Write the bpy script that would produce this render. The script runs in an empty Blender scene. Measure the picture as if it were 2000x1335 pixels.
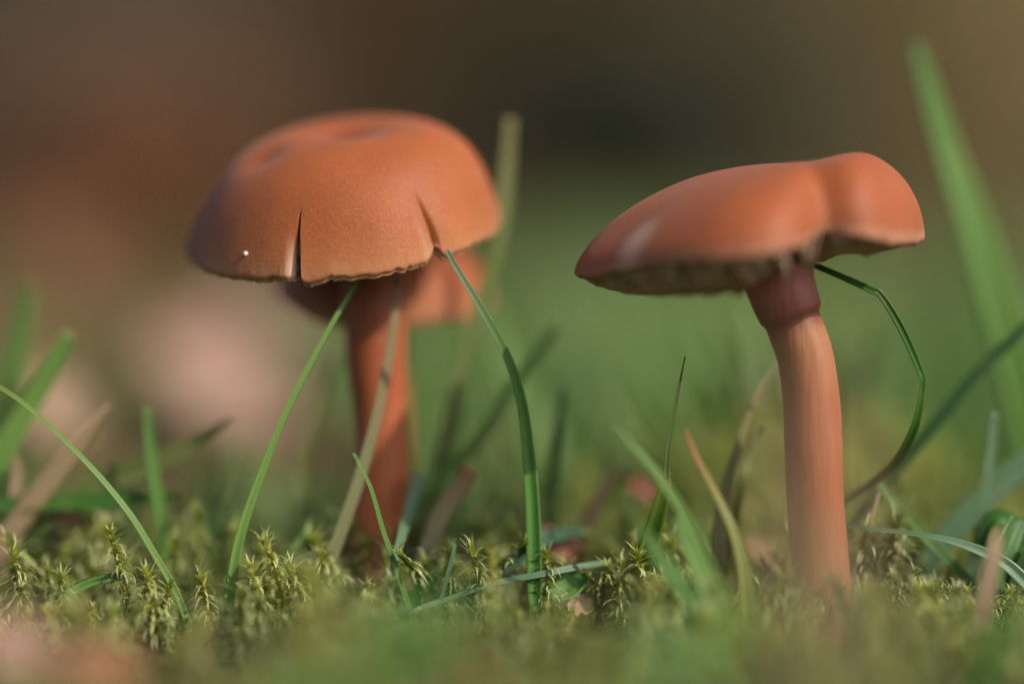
import bpy, math, random
import numpy as np
from mathutils import Vector, Matrix, noise as mnoise

random.seed(7)
rng = np.random.default_rng(11)
S = 0.01                      # everything below is written in centimetres
scene = bpy.context.scene
COL = scene.collection

# ------------------------------------------------------------------ camera
FOC = 5833.0                  # focal length in photo pixels (105 mm on 36 mm, 2000 px)
PITCH = math.atan((667.5 - 480.0) / FOC)
CAM = np.array([0.0, -37.6, 4.9])
cam_d = bpy.data.cameras.new('camera')
cam_d.lens = 105.0
cam_d.sensor_width = 36.0
cam_d.clip_start = 0.02
cam_d.clip_end = 500.0
cam_d.dof.use_dof = True
cam_d.dof.focus_distance = 37.6 * S
cam_d.dof.aperture_fstop = 2.8
cam_o = bpy.data.objects.new('camera', cam_d)
COL.objects.link(cam_o)
cam_o.location = CAM * S
cam_o.rotation_euler = (math.pi / 2 - PITCH, 0, 0)
scene.camera = cam_o

# ------------------------------------------------------------------ sky, sun, exposure
SUN_EL, SUN_AZ = math.radians(36), math.radians(52)    # azimuth: to the right of the axis behind the camera
sun_dir = Vector((math.sin(SUN_AZ) * math.cos(SUN_EL), -math.cos(SUN_AZ) * math.cos(SUN_EL), math.sin(SUN_EL)))
world = bpy.data.worlds.new('World')
scene.world = world
world.use_nodes = True
wn = world.node_tree
sky = wn.nodes.new('ShaderNodeTexSky')
sky.sky_type = 'NISHITA'
sky.sun_disc = False
sky.sun_elevation = SUN_EL
sky.sun_rotation = math.atan2(sun_dir.x, sun_dir.y)
bg = wn.nodes['Background']
bg.inputs['Strength'].default_value = 0.12
sky.dust_density = 3.0
sky.air_density = .8
wn.links.new(sky.outputs[0], bg.inputs['Color'])
sun_d = bpy.data.lights.new('sun', 'SUN')
sun_d.energy = 3.3
sun_d.angle = math.radians(0.6)
sun_d.color = (1.0, 0.93, 0.82)
sun_o = bpy.data.objects.new('sun', sun_d)
COL.objects.link(sun_o)
sun_o.location = (2, -2, 3)
sun_o.rotation_euler = sun_dir.to_track_quat('Z', 'Y').to_euler()
vs = scene.view_settings
vs.view_transform = 'Standard'
vs.look = 'None'
vs.exposure = 0.3
vs.gamma = 1.0
vs.use_curve_mapping = False
scene.render.engine = 'CYCLES'
scene.cycles.use_denoising = True
scene.cycles.max_bounces = 8
scene.cycles.transparent_max_bounces = 8
scene.cycles.use_adaptive_sampling = True
scene.cycles.adaptive_threshold = 0.01

# ------------------------------------------------------------------ helpers
cp, sp = math.cos(PITCH), math.sin(PITCH)
F_, U_ = np.array([0, cp, -sp]), np.array([0, sp, cp])

def P(px, py, Y):
    """photo pixel + distance behind the plane of focus (cm) -> point (cm)"""
    d = F_ + np.array([1., 0, 0]) * ((px - 1000) / FOC) + U_ * ((667.5 - py) / FOC)
    return CAM + d * ((Y - CAM[1]) / d[1])

def project(p):
    q = np.asarray(p, float) - CAM
    w = q @ F_
    return np.stack([1000 + FOC * q[..., 0] / w, 667.5 - FOC * (q @ U_) / w], -1)

def pxsize(px, Y):
    return px / FOC * (Y + 37.6)

def smooth(a, b, x):
    t = np.clip((np.asarray(x, float) - a) / (b - a), 0, 1)
    return t * t * (3 - 2 * t)

def nz(x, y=0., z=0.):
    return mnoise.noise((x, y, z))

def spline(pts, n):
    """Catmull-Rom through pts, n samples (any dimension)"""
    p = np.asarray(pts, float)
    if len(p) == 2:
        t = np.linspace(0, 1, n)[:, None]
        return p[0] * (1 - t) + p[1] * t
    e = np.vstack([2 * p[0] - p[1], p, 2 * p[-1] - p[-2]])
    k = len(p) - 1
    u = np.linspace(0, k, n)
    i = np.minimum(u.astype(int), k - 1)
    f = (u - i)[:, None]
    a, b, c, d = e[i], e[i + 1], e[i + 2], e[i + 3]
    return 0.5 * (2 * b + (c - a) * f + (2 * a - 5 * b + 4 * c - d) * f**2 + (3 * b - a - 3 * c + d) * f**3)

def mesh(name, v, f, mat=None, attrs=None, parent=None, base=None, sm=True):
    """v in cm; with base, the object's origin sits there"""
    v = np.asarray(v, float)
    b = np.zeros(3) if base is None else np.asarray(base, float)
    me = bpy.data.meshes.new(name)
    vv = ((v - b) * S)
    if isinstance(f, np.ndarray) and f.ndim == 2:
        k = f.shape[1]
        me.vertices.add(len(vv)); me.vertices.foreach_set('co', vv.astype(np.float32).ravel())
        me.loops.add(f.size); me.loops.foreach_set('vertex_index', f.astype(np.int32).ravel())
        me.polygons.add(len(f))
        me.polygons.foreach_set('loop_start', np.arange(0, f.size, k, dtype=np.int32))
        me.update(calc_edges=True)
        me.validate()
    else:
        me.from_pydata(vv.tolist(), [], [tuple(int(i) for i in q) for q in f])
    for k, a in (attrs or {}).items():
        at = me.attributes.new(k, 'FLOAT', 'POINT')
        at.data.foreach_set('value', np.asarray(a, np.float32))
    if sm:
        me.polygons.foreach_set('use_smooth', np.ones(len(me.polygons), bool))
    if mat is not None:
        me.materials.append(mat)
    o = bpy.data.objects.new(name, me)
    COL.objects.link(o)
    if parent is not None:
        o.parent = parent
    elif base is not None:
        o.location = b * S
    return o

def empty(name, base, label, cat, group=None):
    o = bpy.data.objects.new(name, None)
    o.empty_display_size = 0.005
    COL.objects.link(o)
    o.location = np.asarray(base) * S
    return tag(o, label, cat, group)

def tag(o, label, cat=None, group=None, kind=None):
    if label: o['label'] = label
    if cat: o['category'] = cat
    if group: o['group'] = group
    if kind: o['kind'] = kind
    return o

def grid_faces(nr, nc, wrap=True):
    i, j = np.meshgrid(np.arange(nr - 1), np.arange(nc if wrap else nc - 1), indexing='ij')
    a = i * nc + j
    b = i * nc + (j + 1) % nc
    return np.stack([a, b, b + nc, a + nc], -1).reshape(-1, 4)

# ------------------------------------------------------------------ materials
def new_mat(name):
    m = bpy.data.materials.new(name)
    m.use_nodes = True
    nt = m.node_tree
    return m, nt, nt.nodes['Principled BSDF'], nt.nodes['Material Output']

class N:
    """small node builder"""
    def __init__(s, nt): s.nt = nt
    def add(s, typ, **kw):
        n = s.nt.nodes.new(typ)
        for k, v in kw.items(): setattr(n, k, v)
        return n
    def link(s, a, b): s.nt.links.new(a, b)
    def put(s, sock, v):
        if isinstance(v, bpy.types.NodeSocket): s.link(v, sock)
        elif isinstance(v, (tuple, list)): sock.default_value = (*v, 1) if len(v) == 3 and len(sock.default_value) == 4 else v
        else: sock.default_value = v
    def cm(s, stretch=(1, 1, 1)):
        t = s.add('ShaderNodeTexCoord'); m = s.add('ShaderNodeMapping')
        m.inputs['Scale'].default_value = [100 * q for q in stretch]
        s.link(t.outputs['Object'], m.inputs['Vector'])
        return m.outputs[0]
    def noise(s, vec, scale, detail=3, rough=.55):
        n = s.add('ShaderNodeTexNoise'); n.inputs['Scale'].default_value = scale
        n.inputs['Detail'].default_value = detail; n.inputs['Roughness'].default_value = rough
        s.link(vec, n.inputs['Vector'])
        return n.outputs[0]
    def attr(s, name):
        return s.add('ShaderNodeAttribute', attribute_name=name).outputs['Fac']
    def ramp(s, fac, stops):
        r = s.add('ShaderNodeValToRGB')
        while len(r.color_ramp.elements) < len(stops): r.color_ramp.elements.new(0.5)
        for e, (p, c) in zip(r.color_ramp.elements, stops):
            e.position = p; e.color = (*c, 1) if not isinstance(c, (int, float)) else (c, c, c, 1)
        s.put(r.inputs[0], fac)
        return r.outputs[0]
    def mix(s, fac, a, b, mode='MIX'):
        n = s.add('ShaderNodeMix', data_type='RGBA', blend_type=mode)
        s.put(n.inputs[0], fac); s.put(n.inputs[6], a); s.put(n.inputs[7], b)
        return n.outputs[2]
    def math(s, op, a, b=0.0, c=0.0):
        n = s.add('ShaderNodeMath', operation=op)
        for i, q in enumerate((a, b, c)): s.put(n.inputs[i], q)
        return n.outputs[0]
    def bump(s, h, strength, dist):
        n = s.add('ShaderNodeBump'); n.inputs['Strength'].default_value = strength
        n.inputs['Distance'].default_value = dist
        s.link(h, n.inputs['Height'])
        return n.outputs[0]

def translucent(m, n, bsdf, out, col, amount, normal=None):
    t = n.add('ShaderNodeBsdfTranslucent'); n.put(t.inputs['Color'], col)
    x = n.add('ShaderNodeMixShader'); x.inputs[0].default_value = amount
    n.link(bsdf.outputs[0], x.inputs[1]); n.link(t.outputs[0], x.inputs[2])
    n.link(x.outputs[0], out.inputs['Surface'])

def cap_material(name, mid, margin, centre, pale=(.60, .41, .29)):
    m, nt, b, out = new_mat(name); n = N(nt)
    v = n.cm()
    t = n.attr('t'); pl = n.attr('pale')
    c = n.ramp(t, [(0.0, centre), (.22, mid), (.78, mid), (1.0, margin)])
    big = n.noise(v, 1.1, 4)
    c = n.mix(n.ramp(big, [(.35, .0), (.7, .45)]), c, tuple(q * .62 for q in mid))
    fine = n.noise(v, 29, 3, .7)
    gran = n.noise(v, 21, 2, .6)
    fleck = n.math('MULTIPLY', n.ramp(fine, [(.5, 0.), (.66, 1.)]), n.ramp(t, [(.25, .14), (.8, .6), (1., .8)]))
    c = n.mix(fleck, c, (min(1, mid[0] * 1.25), mid[1] * 1.75, mid[2] * 2.3))
    c = n.mix(n.math('MULTIPLY', n.ramp(gran, [(.3, .35), (.55, 0.)]), .6), c, tuple(q * .6 for q in mid))
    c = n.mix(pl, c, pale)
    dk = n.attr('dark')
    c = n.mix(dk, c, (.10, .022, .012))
    n.link(c, b.inputs['Base Color'])
    b.inputs['Roughness'].default_value = .58
    b.inputs['Specular IOR Level'].default_value = .3
    b.inputs['Subsurface Weight'].default_value = .22
    b.inputs['Subsurface Radius'].default_value = (1, .35, .15)
    b.inputs['Subsurface Scale'].default_value = .0016
    b.inputs['Sheen Weight'].default_value = .08
    b.inputs['Sheen Roughness'].default_value = .5
    b.inputs['Sheen Tint'].default_value = (1, .82, .75, 1)
    h = n.math('ADD', n.math('MULTIPLY', fine, .6), n.math('MULTIPLY', gran, .8))
    n.link(n.bump(h, .35, .0002), b.inputs['Normal'])
    return m

def gill_material(name, a, c_edge):
    m, nt, b, out = new_mat(name); n = N(nt)
    v = n.cm()
    c = n.mix(n.attr('edge'), a, c_edge)
    c = n.mix(n.ramp(n.noise(v, 6, 3), [(.35, .0), (.7, .4)]), c, tuple(q * .6 for q in a))
    n.link(c, b.inputs['Base Color'])
    b.inputs['Roughness'].default_value = .6
    b.inputs['Subsurface Weight'].default_value = .2
    b.inputs['Subsurface Radius'].default_value = (1, .45, .3)
    b.inputs['Subsurface Scale'].default_value = .001
    translucent(m, n, b, out, c, .42)
    return m

def stipe_material(name, stops):
    m, nt, b, out = new_mat(name); n = N(nt)
    v = n.cm((1, 1, .09))
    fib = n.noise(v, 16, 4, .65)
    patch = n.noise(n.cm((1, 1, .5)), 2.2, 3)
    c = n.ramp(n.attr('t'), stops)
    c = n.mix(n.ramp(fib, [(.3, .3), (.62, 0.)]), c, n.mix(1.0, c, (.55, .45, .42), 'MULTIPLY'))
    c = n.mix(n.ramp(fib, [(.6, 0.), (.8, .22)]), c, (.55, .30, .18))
    c = n.mix(n.ramp(patch, [(.4, 0.), (.7, .5)]), c, n.mix(1.0, c, (.8, .5, .45), 'MULTIPLY'))
    n.link(c, b.inputs['Base Color'])
    b.inputs['Roughness'].default_value = .45
    b.inputs['Specular IOR Level'].default_value = .4
    b.inputs['Subsurface Weight'].default_value = .2
    b.inputs['Subsurface Radius'].default_value = (1, .35, .18)
    b.inputs['Subsurface Scale'].default_value = .0012
    n.link(n.bump(fib, .5, .0003), b.inputs['Normal'])
    return m

_grass = {}
def grass_material(base, tip, spec=.35):
    key = (base, tip, spec)
    if key in _grass: return _grass[key]
    m, nt, b, out = new_mat('grass_blade'); n = N(nt)
    u, vv = n.attr('u'), n.attr('v')
    c = n.mix(n.ramp(vv, [(0.0, 1.), (.45, .0)]), base, tip)
    vec = n.cm()
    st = n.math('SINE', n.math('MULTIPLY', u, 21.0))
    st = n.math('MULTIPLY_ADD', st, .5, .5)
    c = n.mix(n.math('MULTIPLY', st, .28), c, n.mix(1.0, c, (.55, .6, .45), 'MULTIPLY'))
    mid = n.ramp(n.math('ABSOLUTE', u), [(0., .5), (.16, 0.)])
    c = n.mix(mid, c, n.mix(1.0, c, (.5, .55, .4), 'MULTIPLY'))
    bl = n.noise(vec, 1.6, 4)
    c = n.mix(n.ramp(bl, [(.52, 0.), (.75, .55)]), c, n.mix(.5, c, (.30, .24, .07)))
    c = n.mix(n.ramp(n.noise(vec, 9, 2), [(.66, 0.), (.74, .6)]), c, (.10, .05, .02))
    n.link(c, b.inputs['Base Color'])
    b.inputs['Roughness'].default_value = .38
    b.inputs['Specular IOR Level'].default_value = spec
    n.link(n.bump(st, .35, .0001), b.inputs['Normal'])
    translucent(m, n, b, out, n.mix(1.0, c, (1.25, 1.3, .7), 'MULTIPLY'), .34)
    _grass[key] = m
    return m

def field_material():
    m, nt, b, out = new_mat('grass_field'); n = N(nt)
    c = n.ramp(n.attr('rnd'), [(0., (.09, .18, .05)), (.35, (.17, .29, .085)), (.65, (.26, .37, .12)), (.85, (.38, .39, .15)), (1., (.42, .33, .17))])
    c = n.mix(n.ramp(n.attr('v'), [(0., 0.), (1., .35)]), c, (.13, .15, .04))
    n.link(c, b.inputs['Base Color'])
    b.inputs['Roughness'].default_value = .42
    translucent(m, n, b, out, n.mix(1.0, c, (1.05, 1.28, .78), 'MULTIPLY'), .35)
    return m

def moss_material(name, dark, mid, pale):
    m, nt, b, out = new_mat(name); n = N(nt)
    r = n.attr('rnd')
    c = n.ramp(r, [(0., dark), (.5, mid), (.85, pale), (1., (.34, .25, .07))])
    c = n.mix(n.ramp(n.attr('a'), [(.35, 0.), (1., .8)]), c, (.76, .80, .50))
    n.link(c, b.inputs['Base Color'])
    b.inputs['Roughness'].default_value = .4
    b.inputs['Specular IOR Level'].default_value = .4
    translucent(m, n, b, out, n.mix(1.0, c, (1.2, 1.2, .6), 'MULTIPLY'), .42)
    return m

def leaf_material(name, a, c2):
    m, nt, b, out = new_mat(name); n = N(nt)
    v = n.cm()
    c = n.mix(n.ramp(n.noise(v, 1.2, 5), [(.35, 0.), (.68, 1.)]), a, c2)
    c = n.mix(n.ramp(n.noise(v, 7, 3), [(.55, 0.), (.75, .6)]), c, tuple(q * .4 for q in a))
    n.link(c, b.inputs['Base Color'])
    b.inputs['Roughness'].default_value = .5
    n.link(n.bump(n.noise(v, 5, 4), .5, .0008), b.inputs['Normal'])
    translucent(m, n, b, out, c, .25)
    return m

def plain(name, col, rough=.7):
    m, nt, b, out = new_mat(name); n = N(nt)
    v = n.cm()
    c = n.mix(n.ramp(n.noise(v, 3, 4), [(.3, 0.), (.7, 1.)]), tuple(q * .65 for q in col), tuple(min(1, q * 1.25) for q in col))
    n.link(c, b.inputs['Base Color']); b.inputs['Roughness'].default_value = rough
    return m

# ------------------------------------------------------------------ ground
def gz(x, y):
    z = .18 * nz(x * .45 + 3, y * .45) + .08 * nz(x * 1.3, y * 1.3, 5)
    z += 2.0 * math.exp(-((x - 4.3)**2 / 6.0 + (y - 6.4)**2 / 6.0))          # hump behind the right mushroom
    z += .35 * math.exp(-((x + 1.9)**2 / .9 + (y + 2.6)**2 / 1.2))
    z += .45 * math.exp(-((x - 3.3)**2 / 1.8 + (y + 5.0)**2 / 2.2))
    z -= .30 * math.exp(-((x + 4.2)**2 / 2.5 + (y + 2.5)**2 / 4.0))
    if y < -.4: z -= min(.55, .13 * (-y - .4))
    z += .22 * nz(x * .9 + 7, y * .9, 3) * (1 if y < 4 else 0)
    if y > 120:
        s_ = float(smooth(190, 700, y))
        z += s_ * 190 + float(smooth(120, 300, y)) * 7 * nz(x * .012, y * .012, 2)
    return z

def ground_material():
    m, nt, b, out = new_mat('forest_ground'); n = N(nt)
    v = n.cm()
    tc = n.add('ShaderNodeTexCoord'); sep = n.add('ShaderNodeSeparateXYZ')
    n.link(tc.outputs['Object'], sep.inputs[0])
    soil = n.mix(n.ramp(n.noise(v, 1.5, 5), [(.3, 0.), (.7, 1.)]), (.018, .013, .008), (.05, .042, .02))
    moss = n.mix(n.ramp(n.noise(v, 2.4, 4), [(.4, 0.), (.65, 1.)]), soil, (.05, .075, .02))
    litter = n.mix(n.ramp(n.noise(v, .09, 5), [(.3, 0.), (.7, 1.)]), (.020, .013, .005), (.052, .034, .014))  # dark base colours stand in for woodland shade on the bank
    olive = n.mix(n.ramp(n.noise(v, .11, 5), [(.3, 0.), (.7, 1.)]), (.06, .052, .017), (.26, .21, .085))
    xr = n.math('ADD', sep.outputs['X'], n.math('MULTIPLY_ADD', n.noise(v, .02, 3), 1.0, -.5))
    bank = n.mix(n.ramp(xr, [(.15, 0.), (.7, 1.)]), litter, olive)
    near = n.math('GREATER_THAN', sep.outputs['Y'], .16)
    c = n.mix(n.ramp(n.math('MULTIPLY', sep.outputs['Y'], .33), [(.08, 0.), (.36, 1.)]), moss, bank)
    n.link(c, b.inputs['Base Color'])
    b.inputs['Roughness'].default_value = .95
    b.inputs['Specular IOR Level'].default_value = .15
    n.link(n.bump(n.noise(v, 2.5, 6), .8, .004), b.inputs['Normal'])
    return m

xs = np.concatenate([-np.geomspace(6000, 14, 34), np.linspace(-13.5, 13.5, 91), np.geomspace(14, 6000, 34)])
ys = np.concatenate([-np.geomspace(3000, 24, 18), np.linspace(-23, 24, 130), np.geomspace(25, 9000, 70)])
gv = np.array([(x, y, gz(x, y)) for y in ys for x in xs])
tag(mesh('ground', gv, grid_faces(len(ys), len(xs), False)[:, ::1], ground_material()), 'dark mossy soil rising to a leaf covered bank', kind='structure')

# ------------------------------------------------------------------ moss
MOSS_A = moss_material('moss', (.075, .13, .02), (.28, .325, .055), (.47, .49, .12))

def shoot_mesh(H, n, leaf, seg, r, bend, lw=.046, star=True):
    """one squarrose moss shoot: returns verts, tris, attr a; stem separately"""
    def axis(f):
        return np.array([bend[0] * f * f * H, bend[1] * f * f * H, f * H * (1 - .12 * (bend[0]**2 + bend[1]**2) * f)])
    V, T, A = [], [], []
    for i in range(n):
        f = .10 + .90 * (i + r.random() * .6) / n
        p = axis(min(f, 1.0))
        az = i * 2.39996 + r.random() * 1.3
        L = leaf * (1.0 - .35 * f) * (.55 + .9 * r.random())
        up = .75 - .35 * f + .8 * (r.random() - .5)
        if f > .9: up = .55 + .9 * r.random(); L *= 1.1
        out = np.array([math.cos(az), math.sin(az), 0.])
        side = np.array([-math.sin(az), math.cos(az), 0.])
        curl = (.7 + 2.0 * r.random()) if f < .9 else (.0 + 1.3 * r.random())
        q = p.copy(); ang = up
        pts = [q]
        for k in range(seg):
            q = q + (out * math.cos(ang) + np.array([0, 0, 1.]) * math.sin(ang)) * (L / seg)
            q = q + side * (r.random() - .5) * L * .12
            ang -= curl / seg * 1.1
            pts.append(q)
        b0 = len(V)
        for k in range(seg):
            w = lw * .5 * (1, .95, .62, .36, .2)[min(4, int(k * 5 / max(seg, 1)))] * (leaf / .24)
            V += [pts[k] - side * w, pts[k] + side * w]; A += [k / seg] * 2
            if k:
                a = b0 + 2 * (k - 1)
                T += [(a, a + 1, a + 3), (a, a + 3, a + 2)]
        V.append(pts[-1]); A.append(1.0)
        T.append((b0 + 2 * seg - 2, b0 + 2 * seg - 1, b0 + 2 * seg))
    # stem
    ns, nc = 6, 5
    SV, SA = [], []
    for k in range(ns):
        f = k / (ns - 1); p = axis(f); rr = .03 * (1 - .5 * f) * (leaf / .24)
        for j in range(nc):
            an = 2 * math.pi * j / nc
            SV.append(p + np.array([math.cos(an) * rr, math.sin(an) * rr, 0])); SA.append(.1)
    SF = [q for quad in grid_faces(ns, nc) for q in ((quad[0], quad[1], quad[2]), (quad[0], quad[2], quad[3]))]
    return np.array(V), np.array(T), np.array(A), np.array(SV), np.array(SF), np.array(SA)

def merged_moss(name, spots, protos, label):
    VV, TT, AA, RR = [], [], [], []
    off = 0
    for (x, y, z, sc_, rot, tx, ty, rn) in spots:
        v, t, a = protos[int(rng.integers(len(protos)))]
        c, s_ = math.cos(rot), math.sin(rot)
        w = v * np.array([sc_, sc_, sc_])
        w = np.stack([w[:, 0] * c - w[:, 1] * s_ + tx * w[:, 2], w[:, 0] * s_ + w[:, 1] * c + ty * w[:, 2], w[:, 2]], 1)
        VV.append(w + (x, y, z)); TT.append(t + off); AA.append(a); RR.append(np.full(len(v), rn)); off += len(v)
    o = mesh(name, np.vstack(VV), np.vstack(TT), MOSS_A, {'a': np.concatenate(AA), 'rnd': np.concatenate(RR)}, sm=False)
    tag(o, label, 'moss', kind='stuff')

def protos(k, n, leaf, seg, seed):
    out = []
    r = random.Random(seed)
    for i in range(k):
        b = (r.uniform(-.5, .5), r.uniform(-.5, .5))
        v, t, a, sv, sf, sa = shoot_mesh(1.0, n, leaf, seg, r, b)
        out.append((np.vstack([v, sv]), np.vstack([t, sf + len(v)]), np.concatenate([a, sa])))
    return out

PH, PL = protos(10, 104, .37, 4, 3), protos(8, 50, .38, 2, 4)
def moss_h(x, y):
    h = .84 + .6 * nz(x * .8, y * .8, 9) + .25 * nz(x * 2.3, y * 2.3, 1)
    if y < 0: h -= .22 * float(smooth(-2.0, -5.5, y)) if x < -3 else 0.05
    return h
near_s, far_s = [], []
for k in range(6600):
    y = rng.uniform(-17, 15); x = rng.uniform(-11, 11) * (1 + max(0, y) / 60)
    dens = .62 + 1.3 * nz(x * .6 + 20, y * .6, 4)
    if y > 2: dens -= .05 * (y - 2)
    if y < -1: dens = .5 + 1.7 * nz(x * .7 + 20, y * .7, 4)
    hump = math.exp(-((x - 4.3)**2 / 8 + (y - 6.4)**2 / 8.0))
    dens += .9 * hump
    if rng.random() > dens: continue
    h = max(.3, moss_h(x, y)) * (rng.uniform(.75, 1.25) if y > -1.2 else rng.uniform(.45, 1.45)) * (1.0 - .25 * hump)
    if y < .4:                                   # keep the carpet low where blades and stems can be seen to their feet
        zt = gz(x, y) + h
        px_, py_ = project((x, y, zt))
        lim = 1125 + 25 * nz(px_ * .012, 0, 2)
        if 40 < px_ < 265 or 785 < px_ < 1205: lim = 1180
        elif 320 < px_ < 480: lim = 1205
        elif px_ > 1480: lim = 1140
        if py_ < lim: h -= pxsize(lim - py_, y)
        if h < .25: continue
    rn = float(np.clip((.5 if y > -1.5 else .44) + (.55 if y > -1.5 else .95) * nz(x * .5, y * .5, 30) + rng.normal(0, .14) + .22 * hump, 0, 1 if hump < .2 else .86))
    row = (x, y, gz(x, y) - .06, h, rng.uniform(0, 6.28), rng.normal(0, .28), rng.normal(0, .28), rn)
    (near_s if -3.2 < y < 2.6 and abs(x) < 7.5 else far_s).append(row)
for k in range(900):
    x, y = rng.normal(4.3, 1.9), rng.normal(5.8, 1.5)
    if y < 3: continue
    far_s.append((x, y, gz(x, y) - .06, rng.uniform(.5, .9), rng.uniform(0, 6.28), rng.normal(0, .28), rng.normal(0, .28), rng.uniform(.6, .88)))
merged_moss('moss_carpet', near_s, PH, 'yellow green feathery moss carpet around the mushroom stems')
merged_moss('moss_bed', far_s, PL, 'soft blurred moss bed in front of and behind the mushrooms')

def hero_moss(px, py, Y, label, lean=(0, 0), leaf=.24, rn=.6, n=110, seed=0, dx=0.):
    r = random.Random(seed)
    top = P(px, py, Y)
    bx, by = top[0] + dx, Y
    base = np.array([bx, by, gz(bx, by) - .1])
    H = max(.5, top[2] - base[2]); leaf *= 1.42; n = int(n * 1.5)
    bend = (-dx / H, lean[1])
    v, t, a, sv, sf, sa = shoot_mesh(H, n, leaf, 5, r, bend, .042)
    root = empty('moss_shoot', base, label, 'moss shoot', 'moss shoots standing out of the carpet')
    mesh('stem', sv, sf, MOSS_A, {'a': sa, 'rnd': np.full(len(sv), .9)}, root)
    lv = mesh('leaves', v, t, MOSS_A, {'a': a, 'rnd': np.full(len(v), rn) + np.array([r.uniform(-.12, .12) for _ in range(1)])}, root, sm=False)
    lv['kind'] = 'stuff'

HM = [
 (215, 1040, .0, 'tall bristly moss shoot beside the long arching grass blade', .25, .62, 95, .25),
 (28, 1085, .1, 'drooping moss shoot with curved leaves at the base of the straw', .27, .5, 90, .12),
 (285, 1120, -.4, 'stout pale moss shoot against the foot of the arching grass blade', .27, .7, 100, .1),
 (385, 1000, 1.7, 'tall blurred moss shoot behind the arching grass blade', .30, .66, 120, .05),
 (345, 1060, 1.0, 'leaning moss shoot just in front of the tall blurred one', .27, .62, 100, -.2),
 (460, 1035, 1.4, 'soft moss shoot behind the foot of the straight grass blade', .26, .8, 90, 0),
 (395, 1125, .1, 'star topped moss shoot between the arching and straight grass blades', .24, .6, 90, .1),
 (515, 1055, .1, 'long leaning moss shoot right of the straight grass blade', .25, .72, 120, .35),
 (565, 1105, -.1, 'moss shoot leaning against the long leaning one', .25, .75, 110, .3),
 (492, 1110, -.2, 'pale upright moss shoot at the foot of the straight grass blade', .25, .83, 100, 0),
 (590, 990, 3.0, 'distant blurred moss shoot left of the split cap mushroom stem', .3, .6, 90, 0),
 (755, 1085, 1.0, 'moss shoot touching the foot of the split cap mushroom', .22, .7, 80, .1),
 (835, 1100, .5, 'bushy moss shoot between the blue green blade and the dark one', .24, .55, 90, -.15),
 (878, 1080, .2, 'dark stemmed moss shoot with beaded leaves beside the blue tip', .22, .35, 110, 0),
 (920, 1075, .1, 'moss shoot with three upright bristles beside the dark stemmed one', .24, .55, 90, .2),
 (962, 1085, -.9, 'orange stalked moss shoot near the wide green blade', .22, .85, 80, 0),
 (1068, 1085, .1, 'star topped moss shoot right beside the wide green blade', .24, .45, 80, 0),
 (1213, 1108, 0., 'star shaped moss shoot beside the dead leaf scrap', .25, .78, 80, 0),
 (1150, 1050, 1.6, 'soft moss shoot behind the green seedling leaf', .26, .6, 90, 0),
 (1215, 1020, 1.9, 'leaning moss shoot behind the star shaped one', .27, .55, 90, .1),
 (1312, 1118, .2, 'spiky moss shoot under the brown sheathed grass stem', .24, .5, 70, .1),
 (1395, 1165, .0, 'small moss shoot beside the foot of the bent cap mushroom', .2, .7, 70, 0),
 (120, 1130, -.3, 'low moss shoot beside the creased grass leaf', .24, .6, 80, 0),
 (1745, 1150, .6, 'yellow moss shoot right of the bent cap mushroom foot', .24, .82, 90, .1),
 (1830, 1165, .4, 'low yellow moss shoot under the blue green bowed blade', .24, .78, 80, -.1),
]
for i, (px, py, Y, lab, lf, rn, n_, dx) in enumerate(HM):
    hero_moss(px, py, Y, lab, (0, random.uniform(-.15, .15)), lf, rn, n_, i + 50, dx)

# ------------------------------------------------------------------ mushrooms
def frame_mesh_cap(top, under, t_rows):
    pass

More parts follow.
